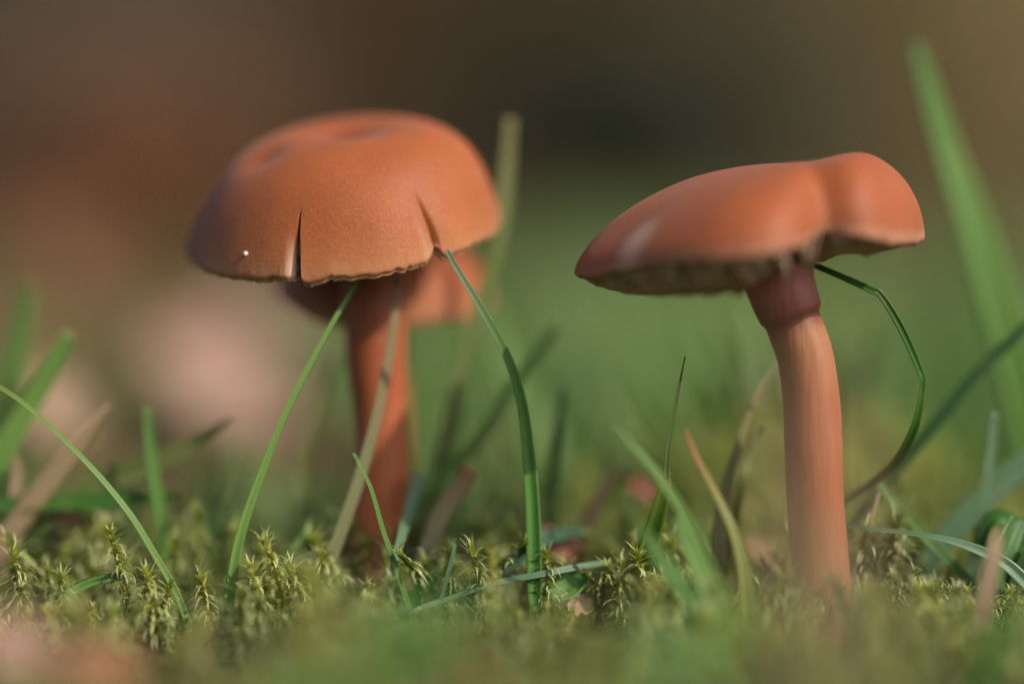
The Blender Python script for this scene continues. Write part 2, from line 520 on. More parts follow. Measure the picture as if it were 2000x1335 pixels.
def build_cap(name, surf, nth, xsamp, mat, gmat, root, base, thick, thetas=None, pale=None, dark=None, gills=44, gill_drop=None, stipe_r=.36, hub=None, gill_seed=1):
    """surf(theta, x) -> point (cm); x is 0 at the middle and 1 at the margin"""
    th = thetas if thetas is not None else np.linspace(0, 2 * math.pi, nth, endpoint=False)
    nth = len(th)
    rows = [np.array([surf(a, x) for a in th]) for x in xsamp]
    T = [np.full(nth, x) for x in xsamp]
    tops = np.array(rows)
    ctr = tops[0].mean(0)
    # underside: margin rolls over a thin edge, then runs below the flesh to the stem
    und, tu = [], []
    for x in (1.0, .985, .95, .88, .75, .55, .35, .2):
        k = np.array([surf(a, x) for a in th])
        d = thick(x)
        inward = (ctr - k); inward[:, 2] = 0
        inward /= np.maximum(np.linalg.norm(inward, axis=1, keepdims=True), 1e-6)
        und.append(k + np.array([0, 0, -1.]) * d * .75 + inward * d * (.8 if x > .9 else .35)); tu.append(np.full(nth, 1.0))
    V = np.vstack(rows + und)
    nr = len(rows) + len(und)
    f = grid_faces(nr, nth)
    at = np.concatenate(T + tu)
    z = np.zeros(len(V))
    pa = z.copy(); da = z.copy()
    for i, x in enumerate(xsamp):
        for j, a in enumerate(th):
            if pale: pa[i * nth + j] = pale(a, x, V[i * nth + j])
            if dark: da[i * nth + j] = dark(a, x, V[i * nth + j])
    pa[len(rows) * nth:] = .25
    cap = mesh('cap', V - base, f[:, ::-1], mat, {'t': at, 'pale': pa, 'dark': da}, root)
    # gills
    r = random.Random(gill_seed)
    for g in range(gills):
        a = 2 * math.pi * (g + r.uniform(-.2, .2)) / gills
        x0 = .16 if g % 2 == 0 else r.uniform(.45, .65)
        n_ = 9
        tv, ed = [], []
        wob = r.uniform(-.03, .03)
        for k in range(n_):
            x = x0 + (.972 - x0) * k / (n_ - 1)
            aa = a + wob * math.sin(k * 1.1 + g)
            p = np.array(surf(aa, x)); d = thick(x)
            inw = ctr - p; inw[2] = 0; inw /= max(np.linalg.norm(inw), 1e-6)
            up = p + np.array([0, 0, -1.]) * d * .70 + inw * d * .35
            lo = gill_drop(aa, x, p, (k / (n_ - 1)), x0 > .3)
            tang = np.array([-math.sin(aa), math.cos(aa), 0])
            w = .022
            wave = tang * .035 * math.sin(k * 1.7 + g * 2.1)
            tv += [up - tang * w, up + tang * w, lo + tang * w * .5 + wave, lo - tang * w * .5 + wave]
            ed += [0, 0, 1, 1]
        fs = [tuple(q) for q in grid_faces(n_, 4)] + [(3, 2, 1, 0), tuple(4 * (n_ - 1) + q for q in range(4))]
        mesh('gill', np.array(tv) - base, fs, gmat, {'edge': ed}, cap)
    return cap

def build_stipe(path, radii, mat, root, base, squash=1.0, rough=.012, extra=None, n=70, nc=40, seed=0):
    c = spline(path, n); rr = spline(np.array(radii)[:, None], n)[:, 0]
    V, T = [], []
    for i in range(n):
        t = i / (n - 1)
        tan = c[min(i + 1, n - 1)] - c[max(i - 1, 0)]; tan /= np.linalg.norm(tan)
        ex = np.cross(np.array([0, 1., 0]), tan); ex /= np.linalg.norm(ex); ey = np.cross(tan, ex)
        for j in range(nc):
            a = 2 * math.pi * j / nc
            r_ = rr[i] * (1 + rough * 2.2 * nz(math.cos(a) * 1.6, math.sin(a) * 1.6, t * 3 + seed) + rough * 1.6 * nz(math.cos(a) * 5, math.sin(a) * 5, t * 2.5 + seed))
            if extra: r_ *= extra(t, a)
            V.append(c[i] + ex * math.cos(a) * r_ + ey * math.sin(a) * r_ * squash); T.append(t)
    f = [tuple(q) for q in grid_faces(n, nc)] + [tuple(range(nc))[::-1], tuple((n - 1) * nc + j for j in range(nc))]
    return mesh('stipe', np.array(V) - base, f, mat, {'t': T}, root)

def axis_cap(center, R, prof, tilt_front, roll, disp, shear=0.):
    """a surface of revolution leaning towards the camera; disp(theta, x) -> dr, dh (cm)"""
    pr = np.asarray(prof, float)
    cr = spline(pr, 240)
    L = np.concatenate([[0], np.cumsum(np.linalg.norm(np.diff(cr, axis=0), axis=1))]); L /= L[-1]
    M = np.array(Matrix.Rotation(tilt_front, 3, 'X') ); M2 = np.array(Matrix.Rotation(roll, 3, 'Y'))
    M = M2 @ M
    def surf(a, x):
        r_ = np.interp(x, L, cr[:, 0]); h = np.interp(x, L, cr[:, 1])
        dr, dh = disp(a, x)
        r_ = (r_ + dr)
        return center + M @ np.array([r_ * math.cos(a) + shear * h, r_ * math.sin(a), h + dh])
    return surf

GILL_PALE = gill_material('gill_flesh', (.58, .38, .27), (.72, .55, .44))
GILL_DEEP = gill_material('gill_shaded_flesh', (.30, .14, .09), (.5, .3, .22))  # darker copy of the gill flesh, with shade put into its colour

# ---- the mushroom with the split cap
K = 1 / 155.0
YL = 2.0
cL = P(671, 458, YL)
kL = (37.6 + YL) / 37.6
profL = np.array([(0, 197), (22, 198), (48, 206), (80, 215), (115, 217), (150, 211), (190, 194), (226, 167), (257, 128), (282, 82), (300, 36), (309, 4), (305, -6)]) * K * kL * np.array([1, .955])
A_SPLIT, A_FOLD, X_SPLIT, X_FOLD = 0., 0., 0., 0.
def near_feature(surf, px, py):
    best = None
    for a in np.linspace(math.pi, 2 * math.pi, 181):
        for x in np.linspace(.05, 1, 60):
            q = project(surf(a, x)); d = (q[0] - px)**2 + (q[1] - py)**2
            if best is None or d < best[0]: best = (d, a, x)
    return best[1], best[2]
plainL = axis_cap(cL, 2, profL, math.radians(14.5), math.radians(-5.0), lambda a, x: (0., 0.), .17)
sA, sX = near_feature(plainL, 585, 548)
sA0, sX0 = near_feature(plainL, 584, 415)
fA, fX = near_feature(plainL, 858, 500)
fA0, fX0 = near_feature(plainL, 790, 345)
dA, dX = near_feature(plainL, 515, 305)
pA, pX = near_feature(plainL, 480, 493)

def adiff(a, b): return (a - b + math.pi) % (2 * math.pi) - math.pi
def slit_angle(x): return sA0 + (sA - sA0) * (x - sX0) / (1 - sX0)
def fold_angle(x): return fA0 + (fA - fA0) * float(smooth(fX0 - .1, 1.0, x))
def dispL(a, x):
    dr = dh = 0.
    # overall unevenness
    dr += .05 * x * nz(math.cos(a) * 1.3, math.sin(a) * 1.3, 3.1) + .015 * x * nz(math.cos(a) * 4, math.sin(a) * 4, x * 3)
    dh += .05 * x * nz(math.cos(a) * 1.1 + 9, math.sin(a) * 1.1, 1.)
    # scalloped margin
    e = float(smooth(.9, 1.0, x))
    dh += e * (.040 * nz(a * 8, 0, 4) + .034 * nz(a * 22, 1, 4) + .022 * nz(a * 50, 2, 4))
    dr -= e * .015 * abs(nz(a * 20, 3, 7))
    # radial split
    d = adiff(a, slit_angle(x))
    g = float(smooth(sX0, 1.0, x))
    w = .006 + .020 * g
    if g > 0:
        dr -= .22 * min(1, 1.5 * g + .25) * max(0, 1 - abs(d) / w)**.6
        if d < 0: dr -= .10 * g * math.exp(-(d / .05)**2)
        else: dr += .03 * g * math.exp(-(d / .08)**2)
        dh += .16 * g * e * math.exp(-(d / .018)**2)
        dh -= .05 * e * math.exp(-((d - .07) / .07)**2)
    # folded crease
    d = adiff(a, fold_angle(x))
    g = float(smooth(fX0, .95, x))
    if g > 0:
        dr -= g * .055 * math.exp(-(d / .016)**2)
        dr -= g * .045 * float(smooth(-.22, -.01, d)) * (d < .0)
        dr += g * .075 * math.exp(-((d - .16) / .14)**2)
        dh += g * e * .13 * math.exp(-(d / .035)**2)
        dh += g * e * .05 * math.exp(-((d - .2) / .2)**2)
    # dent high on the flank and the hollow in the middle
    q = plain_pt(a, x)
    dd = np.linalg.norm(q - DENT)
    dh -= .07 * math.exp(-(dd / .27)**2); dr -= .05 * math.exp(-(dd / .27)**2)
    return dr, dh
def plain_pt(a, x): return plainL(a, x)
DENT = plainL(dA, dX)
surfL = axis_cap(cL, 2, profL, math.radians(14.5), math.radians(-5.0), dispL, .17)

th = set(np.round(np.linspace(0, 2 * math.pi, 300, endpoint=False), 5))
for c0, wd, n_ in (((sA + sA0) / 2, .06 + abs(sA - sA0) / 2, 90), ((fA + fA0) / 2, .06 + abs(fA - fA0) / 2, 70)):
    th |= set(np.round((c0 + np.linspace(-wd, wd, n_)) % (2 * math.pi), 5))
th = np.array(sorted(th))
xs_ = np.concatenate([np.linspace(.002, .9, 62), np.linspace(.91, 1.0, 16)])
def paleL(a, x, p):
    d = adiff(a, slit_angle(x))
    g = float(smooth(sX0 + .08, 1.0, x))
    v = .85 * g * float(smooth(-.10, -.045, d)) * (d < .004)
    v += .30 * float(smooth(.90, 1., x)) * (.5 + .5 * nz(a * 14, x * 3, 2))
    d = adiff(a, fold_angle(x)); g = float(smooth(fX0 + .1, 1., x))
    v += .25 * g * math.exp(-((d + .07) / .03)**2)
    return min(1, v)
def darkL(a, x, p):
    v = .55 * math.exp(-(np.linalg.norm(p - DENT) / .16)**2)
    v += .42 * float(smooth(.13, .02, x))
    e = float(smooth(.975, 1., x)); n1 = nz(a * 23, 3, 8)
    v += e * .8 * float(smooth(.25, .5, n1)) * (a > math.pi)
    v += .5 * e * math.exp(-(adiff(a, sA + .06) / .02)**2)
    v += .7 * float(smooth(.6, 1., x)) * math.exp(-(adiff(a, math.pi + .12) / .32)**2)  # burnt margin, plus the left flank's shade put into the colour
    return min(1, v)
baseL = P(742, 1200, YL); baseL[2] = gz(baseL[0], YL) - .15
mL = empty('mushroom', baseL, 'large orange brown mushroom with a slit in its domed cap margin', 'mushroom', 'orange brown mushrooms in the moss')
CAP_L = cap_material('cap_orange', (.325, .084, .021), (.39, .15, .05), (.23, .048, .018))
apexL = surfL(0, .002)
def dropL(a, x, p, k, short):
    hub = cL + np.array([.3 * math.cos(a), .3 * math.sin(a), .55])
    rim = np.array(surfL(a, .972)) + np.array([0, 0, -.02])
    q = hub * (1 - (x - .16) / .812) + rim * ((x - .16) / .812)
    s_ = math.sin(math.pi * k) * .12
    q[0] = p[0] * .96 + cL[0] * .04; q[1] = p[1] * .96 + cL[1] * .04
    q[2] = min(q[2] - s_, p[2] - .05)
    return q
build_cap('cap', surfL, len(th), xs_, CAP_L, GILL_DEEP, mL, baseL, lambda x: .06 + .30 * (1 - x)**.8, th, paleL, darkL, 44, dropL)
stL = [P(735, 480, YL + .1), P(730, 560, YL + .05), P(733, 640, YL), P(736, 720, YL), P(744, 800, YL), P(749, 900, YL), P(742, 1000, YL), P(738, 1080, YL), P(738, 1160, YL), np.array([baseL[0], YL, baseL[2]])]
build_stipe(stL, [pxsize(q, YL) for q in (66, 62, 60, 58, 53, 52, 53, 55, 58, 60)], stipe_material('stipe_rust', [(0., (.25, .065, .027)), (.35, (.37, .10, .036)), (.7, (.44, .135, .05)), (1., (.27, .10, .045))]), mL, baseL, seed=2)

# ---- the mushroom behind it
YB = 4.3
kB = (37.6 + YB) / 37.6
cB = P(748, 578, YB)
profB = np.array([(0, 120), (30, 122), (70, 126), (110, 118), (150, 96), (185, 60), (206, 22), (211, 2), (207, -6)]) * K * kB
def dispB(a, x):
    return (.06 * x * nz(math.cos(a) * 1.5 + 4, math.sin(a) * 1.5, 8.), .07 * x * nz(math.cos(a) * 1.6, math.sin(a) * 1.6 + 7, 2.) + .02 * float(smooth(.9, 1, x)) * nz(a * 14, 1, 1))
surfB = axis_cap(cB, 1, profB, math.radians(13), math.radians(1.5), dispB)
baseB = P(770, 1150, YB); baseB[2] = gz(baseB[0], YB) - .15
mB = empty('mushroom', baseB, 'smaller blurred mushroom half hidden behind the one with the slit cap', 'mushroom', 'orange brown mushrooms in the moss')
def dropB(a, x, p, k, short):
    hub = cB + np.array([0, 0, .4]); rim = np.array(surfB(a, .972))
    f = (x - .16) / .812
    q = hub * (1 - f) + rim * f; q[0], q[1] = p[0], p[1]
    q[2] = min(q[2] - math.sin(math.pi * k) * .1, p[2] - .05)
    return q
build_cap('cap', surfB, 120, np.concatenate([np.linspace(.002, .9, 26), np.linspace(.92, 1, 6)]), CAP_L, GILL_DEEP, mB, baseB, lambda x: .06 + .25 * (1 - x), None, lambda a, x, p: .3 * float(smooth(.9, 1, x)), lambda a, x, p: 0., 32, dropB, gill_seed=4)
stB = [P(752, 590, YB), P(756, 700, YB), P(762, 850, YB), P(765, 1000, YB), baseB]
build_stipe(stB, [pxsize(q, YB) for q in (40, 38, 37, 38, 42)], bpy.data.materials['stipe_rust'], mB, baseB, seed=7, n=40)

# ---- the mushroom with the bent, lobed cap
rimR = [(1806, 462, .0), (1780, 470, .7), (1715, 466, 1.3), (1620, 492, 1.9), (1510, 545, 2.25), (1400, 566, 2.15), (1290, 562, 1.7), (1190, 556, .95), (1122, 535, .0),
        (1168, 535, -.75), (1260, 514, -1.5), (1370, 505, -2.0), (1480, 496, -2.25), (1560, 474, -2.25), (1618, 440, -1.95), (1672, 452, -1.75), (1730, 470, -1.35), (1788, 473, -.65)]
rimP = np.array([P(*q) for q in rimR])
apR = P(1545, 322, .15)
angs = np.unwrap(np.arctan2(rimP[:, 1] - apR[1], rimP[:, 0] - apR[0]))
_m = 720
def periodic(pts, n):
    p = np.vstack([pts[-2:], pts, pts[:3]])
    u = np.linspace(0, len(pts), n, endpoint=False)
    i = u.astype(int); f = (u - i)[:, None]
    a, b, c, d = p[i + 1], p[i + 2], p[i + 3], p[np.minimum(i + 4, len(p) - 1)]
    return 0.5 * (2 * b + (c - a) * f + (2 * a - 5 * b + 4 * c - d) * f**2 + (3 * b - a - 3 * c + d) * f**3)
RIM = periodic(rimP, _m)
RA = np.unwrap(np.arctan2(RIM[:, 1] - apR[1], RIM[:, 0] - apR[0]))
RA0 = RA[0]
def rim_at(a):
    q = RA0 + ((a - RA0) % (2 * math.pi))
    return np.array([np.interp(q, np.append(RA, RA0 + 2 * math.pi), np.append(RIM[:, k], RIM[0, k])) for k in range(3)])
A_NOTCH = math.atan2(rimP[14][1] - apR[1], rimP[14][0] - apR[0])
def surfR(a, x):
    r_ = rim_at(a)
    e = float(smooth(.9, 1., x))
    r_[2] += e * (.030 * nz(a * 9, 5, 4) + .022 * nz(a * 23, 6, 4))
    hx = math.sin(x * math.pi / 2 * .985) / math.sin(math.pi / 2 * .985)
    ca, sa = math.cos(a), math.sin(a)
    wr = float(smooth(-.35, .75, ca)); wl = float(smooth(-.1, .9, -ca))
    zl = .5 * hx**2.3 + .5 * (1 - math.sqrt(max(0, 1 - hx**2.6)))
    zr = 1 - math.sqrt(max(0, 1 - hx**4.5))
    zm = 1 - math.sqrt(max(0, 1 - hx**2.8))
    zf = zl * wl + (1 - wl) * (zr * wr + zm * (1 - wr))
    p = apR + (r_ - apR) * np.array([hx, hx, zf])
    # the right lobe swells, a fold runs down from near the middle to the raised margin
    p[2] += .16 * math.exp(-((p[0] - apR[0] - .85) / .55)**2) * math.sin(math.pi * min(1, x)) * (1 if ca > -.2 else .5)
    d = adiff(a, A_NOTCH - .05 * (1 - x))
    g = float(smooth(.18, .75, x))
    inw = apR - p; inw[2] = 0; L = np.linalg.norm(inw); inw /= max(L, 1e-6)
    val = g * math.exp(-(d / .22)**2)
    p += inw * val * .42 * x + np.array([0, 0, -.16]) * val * (1 - e * .6)
    p += inw * g * -.10 * math.exp(-((d + .55) / .3)**2)
    # gentle unevenness
    p[2] += .05 * nz(ca * 1.4 * x + 5, sa * 1.4 * x, 2.2) * (1 - e) + .02 * nz(ca * 4 * x, sa * 4 * x, 7)
    return p
baseR = P(1606, 1210, .1); baseR[2] = gz(baseR[0], .1) - .15
mR = empty('mushroom', baseR, 'tilted mushroom with a folded lobed cap showing pale gills underneath', 'mushroom', 'orange brown mushrooms in the moss')
CAP_R = cap_material('cap_rust', (.315, .077, .020), (.28, .08, .03), (.265, .058, .019))
pcA, pcX = None, None
_best = None
for a in np.linspace(math.pi, 2 * math.pi, 121):
    for x in np.linspace(.1, 1, 50):
        q = project(surfR(a, x)); d_ = (q[0] - 1238)**2 + (q[1] - 475)**2
        if _best is None or d_ < _best[0]: _best = (d_, a, x)
PATCH = surfR(_best[1], _best[2]); PT_T = surfR(_best[1], _best[2] - .05) - PATCH; PT_T /= np.linalg.norm(PT_T)
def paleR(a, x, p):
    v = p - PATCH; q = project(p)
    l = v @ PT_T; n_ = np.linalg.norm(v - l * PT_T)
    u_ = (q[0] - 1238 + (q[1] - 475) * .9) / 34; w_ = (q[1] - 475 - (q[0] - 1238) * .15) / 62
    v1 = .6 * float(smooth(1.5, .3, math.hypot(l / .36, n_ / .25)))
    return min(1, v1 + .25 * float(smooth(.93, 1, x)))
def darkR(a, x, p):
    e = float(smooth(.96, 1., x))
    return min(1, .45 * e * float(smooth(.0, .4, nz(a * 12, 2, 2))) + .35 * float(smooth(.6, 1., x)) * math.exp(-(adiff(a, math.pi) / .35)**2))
hubR = P(1515, 512, .05)
def dropR(a, x, p, k, short):
    rim = np.array(surfR(a, .972)) + np.array([0, 0, -.02])
    f = (x - .16) / .812
    f = max(f, 0.) ** (1 - .62 * float(smooth(0., .6, math.cos(a))))
    z = hubR[2] * (1 - f) + rim[2] * f
    q = p.copy()
    q[0] = p[0] * .985 + hubR[0] * .015; q[1] = p[1] * .985 + hubR[1] * .015
    q[2] = min(z - math.sin(math.pi * min(1, k * 1.08)) * (.32 if not short else .2) * (.35 + .65 * float(smooth(.5, -.3, math.cos(a)))), p[2] - .05)
    return q
thR = np.array(sorted(set(np.round(np.linspace(0, 2 * math.pi, 240, endpoint=False), 5))))
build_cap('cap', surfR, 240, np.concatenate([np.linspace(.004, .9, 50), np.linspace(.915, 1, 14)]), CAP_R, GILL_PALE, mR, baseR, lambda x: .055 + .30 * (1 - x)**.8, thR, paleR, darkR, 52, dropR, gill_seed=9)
stR = [P(1500, 440, .1), P(1512, 505, .05), P(1528, 570, .02), P(1553, 640, .0), P(1573, 700, .0), P(1585, 790, .0), P(1589, 880, .0), P(1592, 970, .05), P(1598, 1060, .1), P(1603, 1140, .1), np.array([baseR[0], .1, baseR[2]])]
def cuff(t, a):
    tt = .268
    s_ = 1 + .09 * float(smooth(tt - .10, tt - .004, t)) * (t < tt + .004) * (.65 + .35 * math.cos(a - 2.4))
    if t >= tt: s_ *= 1 - .05 * float(smooth(tt + .06, tt, t))
    return s_
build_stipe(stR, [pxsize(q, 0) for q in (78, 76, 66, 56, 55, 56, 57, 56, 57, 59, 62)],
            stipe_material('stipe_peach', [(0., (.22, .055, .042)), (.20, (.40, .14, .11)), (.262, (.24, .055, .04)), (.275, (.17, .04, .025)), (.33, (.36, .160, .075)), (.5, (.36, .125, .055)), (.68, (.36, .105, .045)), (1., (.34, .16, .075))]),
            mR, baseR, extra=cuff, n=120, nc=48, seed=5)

# a torn scrap of margin hanging under the right lobe
fl = []
for i in range(7):
    u = i / 6
    for j in range(5):
        v_ = j / 4
        fl.append(P(1650 + 78 * v_ + 10 * u * (v_ - .3), 462 + 4 * v_ + u * (16 + 20 * math.sin(math.pi * (.15 + .8 * v_)) + 5 * math.sin(v_ * 17)), .75 + .12 * math.sin(v_ * 6) + .1 * u))
fl = np.array(fl)
ff = [tuple(q) for q in grid_faces(7, 5, False)]
fl2 = np.vstack([fl, fl + np.array([0, .03, 0])])
mesh('torn_margin', fl2 - baseR, ff + [tuple(int(i) + 35 for i in q)[::-1] for q in ff], GILL_PALE, {'edge': np.concatenate([np.repeat(np.linspace(0, 1, 7), 5)] * 2)}, mR)
# a white grain on the split cap
sp_ = surfL(pA, pX)
ic = []
for j in range(6):
    for i in range(8):
        a, b_ = 2 * math.pi * i / 8, math.pi * (j + .5) / 6
        r_ = .032 * (1 + .25 * nz(i * .9, j * .8, 3))
        ic.append(sp_ + np.array([math.cos(a) * math.sin(b_) * r_, -.012 + math.sin(a) * math.sin(b_) * r_, math.cos(b_) * r_ * .85]))
tag(mesh('grain', ic, [tuple(q) for q in grid_faces(6, 8)] + [tuple(range(8))[::-1], tuple(range(40, 48))], plain('grain_white', (.75, .68, .68)), base=sp_), 'tiny white grain stuck to the cap left of its slit', 'grain')

# ------------------------------------------------------------------ grass blades
def blade(pts, w, mat, label, turn=0., fold=.18, root=False, n=40, seed=0, group='grass blades among the mushrooms', name='grass_blade', cat='grass blade', th=.018):
    p = [P(*q) for q in pts]
    if root:
        a, b_ = p[-2], p[-1]
        d = b_ - a; d /= np.linalg.norm(d); d[2] = min(d[2], -.5)
        g = gz(b_[0], b_[1]) - .15
        if b_[2] > g + .05:
            p.append(b_ + d * ((g - b_[2]) / d[2]))
    c = spline(p, n)
    wc = np.array([pxsize(q, pts[min(i, len(pts) - 1)][2]) for i, q in enumerate(w)])
    wi = spline(wc[:, None], n)[:, 0] if len(wc) > 1 else np.full(n, wc[0])
    wi = np.maximum(wi, .02)
    V, U, VV = [], [], []
    m = 7
    for i in range(n):
        t = c[min(i + 1, n - 1)] - c[max(i - 1, 0)]; t /= np.linalg.norm(t)
        view = CAM - c[i]; view /= np.linalg.norm(view)
        nn = view - t * (view @ t); nn /= np.linalg.norm(nn)
        tr = math.radians(turn + 14 * math.sin(i * .13 + seed))
        wd = np.cross(t, nn)
        wd, nn = wd * math.cos(tr) + nn * math.sin(tr), nn * math.cos(tr) - wd * math.sin(tr)
        hw = wi[i] / 2
        tk = min(th, hw * .5)
        for k in range(m):
            u = -1 + 2 * k / (m - 1)
            V.append(c[i] + wd * u * hw + nn * (abs(u)**1.3 * fold * hw * 2 + tk * (1 - u * u) * .5)); U.append(u); VV.append(i / (n - 1))
        for k in range(m - 2, 0, -1):
            u = -1 + 2 * k / (m - 1)
            V.append(c[i] + wd * u * hw + nn * (abs(u)**1.3 * fold * hw * 2 - tk * (1 - u * u) * .5 - .004)); U.append(u); VV.append(i / (n - 1))
    nc = 2 * m - 2
    f = [tuple(q) for q in grid_faces(n, nc)] + [tuple(range(nc))[::-1], tuple((n - 1) * nc + j for j in range(nc))]
    o = mesh(name, V, f, mat, {'u': U, 'v': VV}, base=p[-1])
    return tag(o, label, cat, group)

G = dict(
 fresh=grass_material((.13, .27, .055), (.12, .25, .06)),
 lime=grass_material((.19, .33, .08), (.16, .30, .07)),
 deep=grass_material((.055, .17, .025), (.06, .17, .035)),
 blue=grass_material((.15, .26, .14), (.16, .27, .17), .5),
 straw=grass_material((.33, .30, .16), (.42, .24, .14)),
 dry=grass_material((.40, .29, .18), (.42, .30, .19)),
 brown=grass_material((.11, .17, .05), (.13, .085, .04)),
 purple=grass_material((.26, .26, .10), (.34, .21, .14)),  # colour lightened to make up for the mushroom cap's shadow on it
 redtip=grass_material((.26, .30, .07), (.42, .12, .04)),
 olive=grass_material((.18, .22, .07), (.24, .24, .10)),
 shade=grass_material((.045, .11, .035), (.06, .13, .05)),
 greytip=grass_material((.09, .24, .04), (.24, .25, .19)),
)
B = blade
B([(-60, 722, 0.2), (0, 757, 0.1), (60, 800, 0.05), (170, 905, 0), (250, 1000, 0), (300, 1080, 0), (345, 1160, 0), (381, 1255, 0)], [8, 10, 11, 13, 14, 15, 16, 17], grass_material((.17, .30, .07), (.22, .26, .06)), 'long thin grass blade arching away from the mushrooms with a reddish streak', 15, .25, True)
B([(715, 520, 0.75), (690, 562, 0.55), (640, 645, 0.35), (560, 800, 0.15), (500, 950, 0.05), (465, 1060, 0), (446, 1175, 0)], [4, 9, 12, 15, 19, 22, 22], G['lime'], 'straight slender green grass blade reaching up under the slit cap', 10, .25, True)
B([(776, 545, 1.3), (768, 640, 1.1), (738, 800, 0.9), (702, 930, 0.8), (660, 1050, 0.7), (622, 1150, 0.6)], [16, 21, 24, 26, 27, 25], grass_material((.26, .26, .13), (.34, .19, .10)), 'dry translucent grass blade crossing the stem under the slit cap', 5, .12, True)
B([(690, 884, 0.05), (704, 912, 0), (724, 955, 0), (746, 1030, 0), (768, 1095, 0)], [7, 9, 10, 11, 11], G['fresh'], 'short green grass blade with a pale tip before the mushroom stem', 20, .2, True)
B([(818, 930, 1.7), (800, 985, 1.2), (785, 1040, 0.6), (772, 1090, 0.15), (763, 1145, 0)], [30, 24, 18, 13, 10], G['blue'], 'blue green grass blade at the foot of the split cap mushroom', 10, .2, True)
B([(872, 488, 0), (888, 520, 0.05), (935, 598, 0.1), (985, 690, 0.2), (1015, 780, 0.25), (1030, 880, 0.25), (1040, 1000, 0.2), (1044, 1140, 0.1)], [10, 13, 17, 20, 24, 29, 30, 24], G['greytip'], 'wide green grass blade whose grey tip is caught in the cap fold', 12, .35, True)
B([(997, 232, 3.0), (990, 320, 3.0), (975, 450, 2.9), (935, 600, 2.8), (893, 750, 2.6), (850, 960, 2.4)], [20, 25, 28, 28, 26, 22], G['olive'], 'tall blurred grass blade rising behind the slit cap', 10, .2, True)
B([(1098, 628, 2.65), (1010, 740, 2.45), (940, 850, 2.25), (850, 950, 2.15)], [14, 24, 28, 26], G['fresh'], 'blurred dark grass blade slanting right behind the wide green blade', 0, .2, True)
B([(1338, 695, 0), (1320, 780, 0), (1306, 860, 0), (1300, 935, 0)], [1, 9, 12, 12], G['brown'], 'dark brown speckled grass tip standing alone between the mushrooms', 20, .3, False)
B([(1306, 920, 0.05), (1296, 955, 0.02), (1280, 1010, 0.1), (1262, 1070, 0.3), (1250, 1120, 0.5)], [8, 30, 36, 34, 28], grass_material((.10, .20, .025), (.13, .14, .02)), 'olive green ribbed grass sheath under the brown speckled tip', 5, .3, True)
B([(1552, 506, 0.55), (1580, 515, 0.35), (1640, 540, 0.1), (1700, 566, 0), (1722, 578, 0), (1760, 640, 0), (1795, 720, 0), (1801, 752, 0), (1786, 830, 0.1), (1750, 900, 0.4), (1700, 945, 0.8), (1640, 985, 1.3)], [11, 12, 13, 14, 13, 15, 14, 12, 18, 18, 16, 14], G['deep'], 'glossy green grass blade kinked twice beside the bent cap mushroom', 8, .28, False, 90)
B([(1525, 705, 1.5), (1500, 738, 1.4), (1468, 800, 1.2), (1432, 900, 1), (1410, 1000, 0.9), (1402, 1110, 0.8)], [6, 8, 14, 26, 32, 34], G['purple'], 'brownish translucent grass stem left of the bent cap mushroom stem', 5, .2, True)
B([(1495, 825, 1.25), (1465, 890, 1.2), (1445, 960, 1.15), (1425, 1080, 1.9)], [10, 18, 24, 24], G['olive'], 'faint blurred grass blade between the brownish stem and the mushroom', 5, .2, True)
B([(1340, 838, -0.9), (1356, 885, -0.95), (1395, 960, -1), (1432, 1040, -1.1), (1452, 1120, -1.2), (1462, 1230, -1.3)], [5, 12, 16, 23, 28, 28], G['redtip'], 'yellow green grass blade with a red tip beside the bent cap mushroom', 8, .2, True)
B([(1195, 820, -1.3), (1240, 875, -1.3), (1290, 935, -1.3), (1350, 1030, -1.3), (1395, 1120, -1.3)], [3, 13, 19, 22, 22], G['lime'], 'blurred bright grass blade passing in front of the brown speckled tip', 0, .2, True)
B([(1788, 85, 4), (1815, 180, 4), (1850, 300, 4), (1892, 420, 4), (1935, 560, 4), (1985, 730, 4), (2030, 900, 4)], [20, 42, 62, 74, 80, 82, 80], G['fresh'], 'broad tall blurred grass blade leaning beside the bent cap', 15, .15, True)
B([(2060, 585, 1.45), (2000, 640, 1.45), (1900, 735, 1.45), (1810, 845, 1.45), (1740, 930, 1.45)], [22, 24, 26, 26, 24], G['shade'], 'dark grass blade slanting down behind the kinked blade', 0, .2, True)
B([(1941, 805, 1.15), (1934, 880, 1.15), (1922, 960, 1.15), (1910, 1050, 1.15)], [14, 20, 22, 20], G['blue'], 'pale upright grass blade right of the kinked blade', 10, .2, True)
B([(1655, 1029, 0.5), (1700, 1034, 0.3), (1800, 1046, 0.05), (1880, 1064, 0), (1960, 1100, 0), (2015, 1150, 0)], [8, 11, 13, 18, 25, 28], G['blue'], 'blue green bowed grass blade with a pale sheen near the straw stub', 25, .3)
B([(1950, 1028, -1.6), (1946, 1050, -1.6), (1940, 1085, -1.65), (1928, 1140, -1.7), (1914, 1215, -1.8)], [6, 26, 34, 35, 33], G['dry'], 'thick pale straw stub standing in front of the dark broad leaf', 0, .1, True)
B([(1705, 930, 1.3), (1745, 985, 1.2), (1790, 1030, 1), (1840, 1080, 0.9)], [12, 18, 20, 18], G['fresh'], 'short green grass blade leaning over the yellow moss hump', 5, .2, True)
B([(1716, 962, 0.6), (1705, 1000, 0.55), (1690, 1045, 0.5)], [7, 8, 8], G['dry'], 'thin straw sliver beside the bent cap mushroom stem', 0, .2, True)
B([(2060, 860, 1.75), (2000, 905, 1.75), (1920, 970, 1.75), (1850, 1045, 1.75), (1800, 1120, 1.75)], [44, 52, 54, 46, 40], G['blue'], 'wide blurred blue green blade behind the bowed blade', 0, .2, True)
